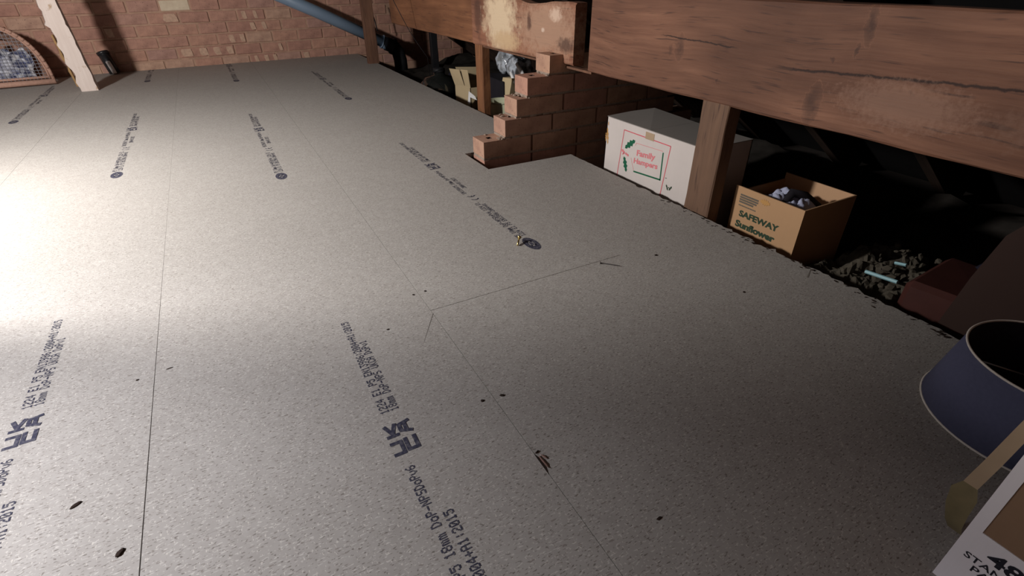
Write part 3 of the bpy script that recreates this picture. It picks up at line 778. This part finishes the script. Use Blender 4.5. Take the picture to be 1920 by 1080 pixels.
def strip(bm, rows, th=.0008):
    """rows of (x, y, z, half width along Y)"""
    a = [[bm.verts.new((x-ox+dx, y-oy+sg*w, z-oz)) for sg in (-1, 1) for dx in (0,)] for x, y, z, w in rows]
    for i in range(len(a)-1): bm.faces.new((a[i][0], a[i][1], a[i+1][1], a[i+1][0]))
bm = bmesh.new(); strip(bm, [(.690, .0705, .299, .006), (.697, .0735, .25, .0065), (.70, .078, .20, .007), (.702, .083, .14, .0075), (.70, .0875, .094, .0078)])
done(bm, 'hanging_tape', M['tapeclear'], wc, True)
bm = bmesh.new(); strip(bm, [(.70, .0875, .094, .008), (.699, .0875, .078, .0145), (.70, .085, .050, .013), (.706, .080, .020, .010), (.715, .076, .003, .008)])
done(bm, 'tape_end', plain('yellowed_tape', (.20, .16, .085), .5, .3, .3, 60), wc, True)

# ------------------------------------------------------------------ right eaves: red case, brown board, canvas, rubble
bm = bmesh.new(); m4 = Matrix.Rotation(math.radians(-8), 4, 'Z')
box(bm, (0, -.17, -.125), (.26, 0, .075), .012, .004); o = done(bm, 'red_case', M['redleather'], loc=(1.285, .452, -.045), rot=(0, math.radians(4), math.radians(6)))
o.name = 'storage_case'; tag(o, 'dark red case low in the eaves behind the navy lampshade', 'case')
bm = bmesh.new(); poly3(bm, [(0, .01, -.02), (0, -.55, -.02), (0, -.55, .305), (0, -.075, .305), (0, -.015, .20), (0, .0, .10)], (.012, 0, 0))
o = done(bm, 'board', M['brownboard'], loc=(1.262, .345, -.0), rot=(0, math.radians(5), math.radians(-3))); tag(o, 'dark brown board standing in the eaves at the right edge', 'board')
bm = bmesh.new()
def fcan(u, v):
    y = .50-.20*u-.03*v; z = -.10+(.03+.24*min(1, u*1.35))*v; return Vector((1.50+.03*v+.012*noise.noise(Vector((u*5, v*5, 2))), y, z))
sheet(bm, fcan, 14, 10); r = bmesh.ops.solidify(bm, geom=bm.faces[:], thickness=.02)
tag(done(bm, 'canvas_bag', M['darkblue'], None, True), 'dark blue canvas bag slumped behind the dark red case', 'bag')
bm = bmesh.new(); tube(bm, [(1.36, .572, -.028), (1.352, .492, -.016)], .0048, 8); tag(done(bm, 'plastic_strip', M['cyan'], None), 'pale cyan plastic strip lying in the eaves rubble', 'strip')
bm = bmesh.new(); tube(bm, [(1.44, .548, -.012), (1.435, .52, -.004)], .004, 6); tag(done(bm, 'plastic_strip', M['cyan'], None), 'short pale strip end behind the longer cyan strip', 'strip')
bm = bmesh.new(); random.seed(11)
sheet(bm, lambda u, v: Vector((1.24+.42*u, .40+.30*v, -.075+.05*math.sin(math.pi*u)*max(0, 1.1-v)+.03*noise.noise(Vector((u*7, v*6, 1)))+.012*noise.noise(Vector((u*25, v*22, 1))))), 40, 34)
for k in range(70):
    x, y = random.uniform(1.27, 1.60), random.uniform(.40, .62); r = random.uniform(.004, .016)
    bmesh.ops.create_icosphere(bm, subdivisions=1, radius=r, matrix=Matrix.Translation((x, y, -.045+random.uniform(-.01, .02))) @ Matrix.Rotation(random.uniform(0, 3), 4, 'X') @ Matrix.Diagonal((1, random.uniform(.6, 1.6), .6, 1)))
tag(done(bm, 'rubble', M['rubble']), 'crumbled mortar and debris in the eaves by the floor edge', 'rubble', kind='stuff')
# insulation quilt over the whole eaves
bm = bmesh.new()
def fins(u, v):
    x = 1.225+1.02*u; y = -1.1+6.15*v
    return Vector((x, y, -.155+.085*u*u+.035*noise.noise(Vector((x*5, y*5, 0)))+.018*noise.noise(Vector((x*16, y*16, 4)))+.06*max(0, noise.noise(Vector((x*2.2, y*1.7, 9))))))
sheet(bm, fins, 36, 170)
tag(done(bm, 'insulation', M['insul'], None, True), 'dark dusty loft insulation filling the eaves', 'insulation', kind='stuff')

# ------------------------------------------------------------------ left eaves: jar, cartons, bags, tub
jr = empty('glass_jar', (1.42, 3.72, -.166)); jr.scale = (.85, .85, .85); tag(jr, 'big dark round glass jar lying in the eaves, glinting', 'jar')
bm = bmesh.new(); lathe(bm, [(.0, 0), (.10, .004), (.155, .04), (.175, .09), (.165, .14), (.12, .185), (.05, .205), (.045, .235), (.04, .235), (.045, .2), (.115, .18), (.16, .138), (.17, .09), (.15, .043), (.0, .008)], n=40)
q = NT('smoked_jar_glass', .08, .6); q.col((.012, .013, .012)); q.b.inputs['Coat Weight'].default_value = .6
done(bm, 'jar_body', q.m, jr, True)
bm = bmesh.new(); lathe(bm, [(.0, .262), (.03, .262), (.05, .255), (.052, .228), (.047, .228)], n=24); done(bm, 'jar_stopper', M['black'], jr, True)
cb = empty('cardboard_box', (1.45, 3.25, -.166)); tag(cb, 'open pale tan cardboard box with upright flaps beyond the orange-brown post', 'box')
carton_shell('box_body', (0, 0, 0), (.30, .26, .155), M['cardpale'], cb)
bm = bmesh.new(); poly3(bm, [(0, .0, .155), (0, .085, .155), (-.012, .115, .255), (-.012, .005, .265)], (.003, 0, 0)); done(bm, 'box_flap', M['cardpale'], cb)
bm = bmesh.new(); poly3(bm, [(0, .10, .155), (0, .255, .13), (-.02, .30, .238), (-.012, .145, .25)], (.003, 0, 0)); done(bm, 'box_flap', M['cardpale'], cb)
bm = bmesh.new(); poly3(bm, [(.05, .262, .135), (.28, .262, .135), (.28, .34, .22), (.05, .35, .235)], (0, .003, 0)); done(bm, 'box_flap', M['cardpale'], cb)
bm = bmesh.new(); poly3(bm, [(-.03, -.04, .145), (-.03, -.13, .13), (-.03, -.16, .11), (-.03, -.06, .11), (-.03, -.05, .062), (-.03, -.015, .06)], (.002, 0, 0))
o = done(bm, 'torn_paper', M['white']); o.location = (1.45, 3.25, -.166); tag(o, 'torn white paper scrap in front of the pale tan box', 'paper')
bm = bmesh.new(); box(bm, (1.46, 2.80, -.166), (1.70, 3.08, .095), .004, .003); tag(done(bm, 'storage_box', M['clothdark'], None), 'black box below the silver bag between post and pier', 'box')
def bag(c, sx, sy, sz, seed, m, label, name='plastic_bag'):
    bm = bmesh.new(); bmesh.ops.create_icosphere(bm, subdivisions=4, radius=1)
    for v in bm.verts:
        p = v.co.copy(); k = 1+.35*noise.noise(p*1.7+Vector((seed, 0, 0)))+.16*abs(noise.noise(p*4.5+Vector((0, seed, 0))))
        v.co = Vector((c[0]+p.x*sx*k, c[1]+p.y*sy*k, c[2]+p.z*sz*k))
    o = done(bm, name, m, None, True); tag(o, label, 'bag'); return o
bag((1.55, 2.76, .165), .055, .105, .062, 2.0, M['foil'], 'crumpled silver-white plastic bag beside the top pier bricks')
bag((1.62, 3.05, .165), .06, .07, .085, 6.3, M['foil'], 'silver plastic bag tucked just right of the orange-brown post')
bm = bmesh.new()
P = [(1.50, 2.70, .20), (1.49, 2.63, .165), (1.49, 2.585, .115), (1.50, 2.60, .085), (1.50, 2.66, .078), (1.49, 2.72, .11), (1.49, 2.76, .15)]
tube(bm, P, [.012, .014, .016, .013, .012, .012, .008], 8); tag(done(bm, 'bag_handle', M['white'], None, True), 'looped white bag handle hanging over the pier', 'handle')
bm = bmesh.new(); poly3(bm, [(1.47, 2.82, .115), (1.47, 2.705, .125), (1.47, 2.745, .02), (1.47, 2.86, .018)], (.06, 0, 0)); poly3(bm, [(1.465, 2.80, .02), (1.465, 2.74, .02), (1.44, 2.665, -.06), (1.44, 2.68, -.06)], (.004, 0, 0))
tag(done(bm, 'card_scrap', M['cardpale'], None), 'small tan card piece under the silver bag', 'card')
tb = empty('plastic_tub', (1.375, 2.655, -.155)); tag(tb, 'pale cream-green plastic tub behind the lower pier bricks', 'tub')
bm = bmesh.new(); lathe(bm, [(0, 0), (.062, 0), (.075, .178), (.070, .178), (.058, .006), (0, .006)], n=28); done(bm, 'tub_body', M['tub'], tb, True)
bm = bmesh.new(); tube(bm, [(.076*math.cos(t*math.pi/14), .076*math.sin(t*math.pi/14), .178) for t in range(29)], .004, 6, False); done(bm, 'tub_rim', M['tub'], tb, True)
bm = bmesh.new(); crumple(bm, (1.60, 3.95, -.13), (.16, .35, .10), 3.1, 22, 22, .8); tag(done(bm, 'dark_sheet', M['darkblue'], None, True), 'dark dusty sheet heaped in the far eaves before the bricks', 'sheet')

# ------------------------------------------------------------------ screws, nail, splinters and grit on the boards
sc = empty('brass_screw', (.626, 1.118, 0)); tag(sc, 'small brass screw standing tilted beside the printed roundel', 'screw')
bm = bmesh.new(); tube(bm, [(-.016, -.020, .0025), (0, 0, .010)], .0024, 8); done(bm, 'screw_shank', M['brass'], sc, True)
bm = bmesh.new(); tube(bm, [(0, 0, .010), (.0025, .003, .0115), (.0035, .0045, .0122)], [.0024, .0055, .0058], 12); done(bm, 'screw_head', M['brass'], sc, True)
nl = empty('nail', (.762, .893, 0)); tag(nl, 'thin dark nail lying by the end of the cross joint', 'nail')
bm = bmesh.new(); tube(bm, [(-.012, .012, .0022), (.022, -.024, .0018)], .0011, 6); done(bm, 'nail_shank', M['steel'], nl)
bm = bmesh.new(); tube(bm, [(-.0125, .0125, .0024), (-.0135, .0136, .0024)], .0036, 8); done(bm, 'nail_head', M['steel'], nl)
random.seed(5)
def chip(loc, size, m, label, name, cat, ang=0, flat=.4):
    bm = bmesh.new(); bmesh.ops.create_icosphere(bm, subdivisions=2, radius=1)
    for v in bm.verts:
        k = 1+.5*noise.noise(v.co*2+Vector(loc)*50); v.co = Vector((v.co.x*size[0]*k, v.co.y*size[1]*k, (v.co.z*.9+.9)*size[1]*flat*k))
    o = done(bm, name, m, None, True, (loc[0], loc[1], 0), (0, 0, ang)); tag(o, label, cat)
for (x, y), sz, lab, an in (
    ((-.337, .701), (.0075, .0032), 'dark grit flake left of the long joint, beside the left stamp', .5), ((-.274, .586), (.006, .0038), 'dark grit flake hard by the long joint at the bottom edge', .9),
    ((.265, .606), (.0032, .0028), 'round dark grit speck just left of the middle joint', 0), ((.302, .601), (.0045, .003), 'dark grit speck just right of the middle joint', -.5),
    ((.381, .282), (.0048, .0020), 'dark grit flake alone on the near right board', .1), ((.274, .999), (.0028, .0024), 'tiny dark speck left of the joint near the cross joint', 0),
    ((.304, 1.001), (.0028, .0022), 'tiny dark speck right of the joint near the cross joint', .3), ((-.226, .978), (.0060, .0016), 'thin dark sliver right of the left long joint', .1),
    ((-.278, .969), (.0028, .0020), 'small brown speck left of the left long joint', 0), ((.181, .895), (.0030, .0022), 'tiny dark speck between the stamp top and middle joint', 0),
    ((.905, .870), (.0045, .0028), 'dark speck on the right board near the eaves', .2), ((.96, .63), (.004, .0022), 'dark speck near the right eaves edge', .4)):
    chip((x, y, 0), sz, M['grit'], lab, 'grit_flake', 'grit', an)
for k, (x, y, sx, sy, an, lab) in enumerate(((.2905, .441, .013, .0014, 1.62, 'pinkish wood splinter standing out of the middle joint'), (.2965, .449, .006, .0013, 1.95, 'small pinkish splinter lying beside the middle joint'), (.2915, .462, .0045, .0013, .3, 'dark splinter across the middle joint'))):
    chip((x, y, 0), (sx, sy), M['splint'] if k < 2 else M['grit'], lab, 'wood_splinter', 'splinter', an, 1.2)
bm = bmesh.new(); poly3(bm, [(.2856, .462, -.001), (.2856, .418, -.001), (.2895, .430, -.001), (.2890, .452, -.001)], (0, 0, .0014)); done(bm, 'joint_chip', M['grit'], floor)
bm = bmesh.new(); random.seed(9)
for k in range(70):
    y = random.uniform(.30, 1.15)**1.0; x = 1.200-abs(random.gauss(0, .014)); l = random.uniform(.002, .008); w = l*random.uniform(.2, .5)
    m4 = Matrix.Translation((x, y, .0008)) @ Matrix.Rotation(random.uniform(-.4, 1.2), 4, 'Z') @ Matrix.Diagonal((w, l, .0012, 1)); bmesh.ops.create_icosphere(bm, subdivisions=1, radius=1, matrix=m4)
tag(done(bm, 'sawdust_crumbs', M['grit']), 'dark crumbs strewn along the chewed floor edge', 'crumbs', kind='stuff')
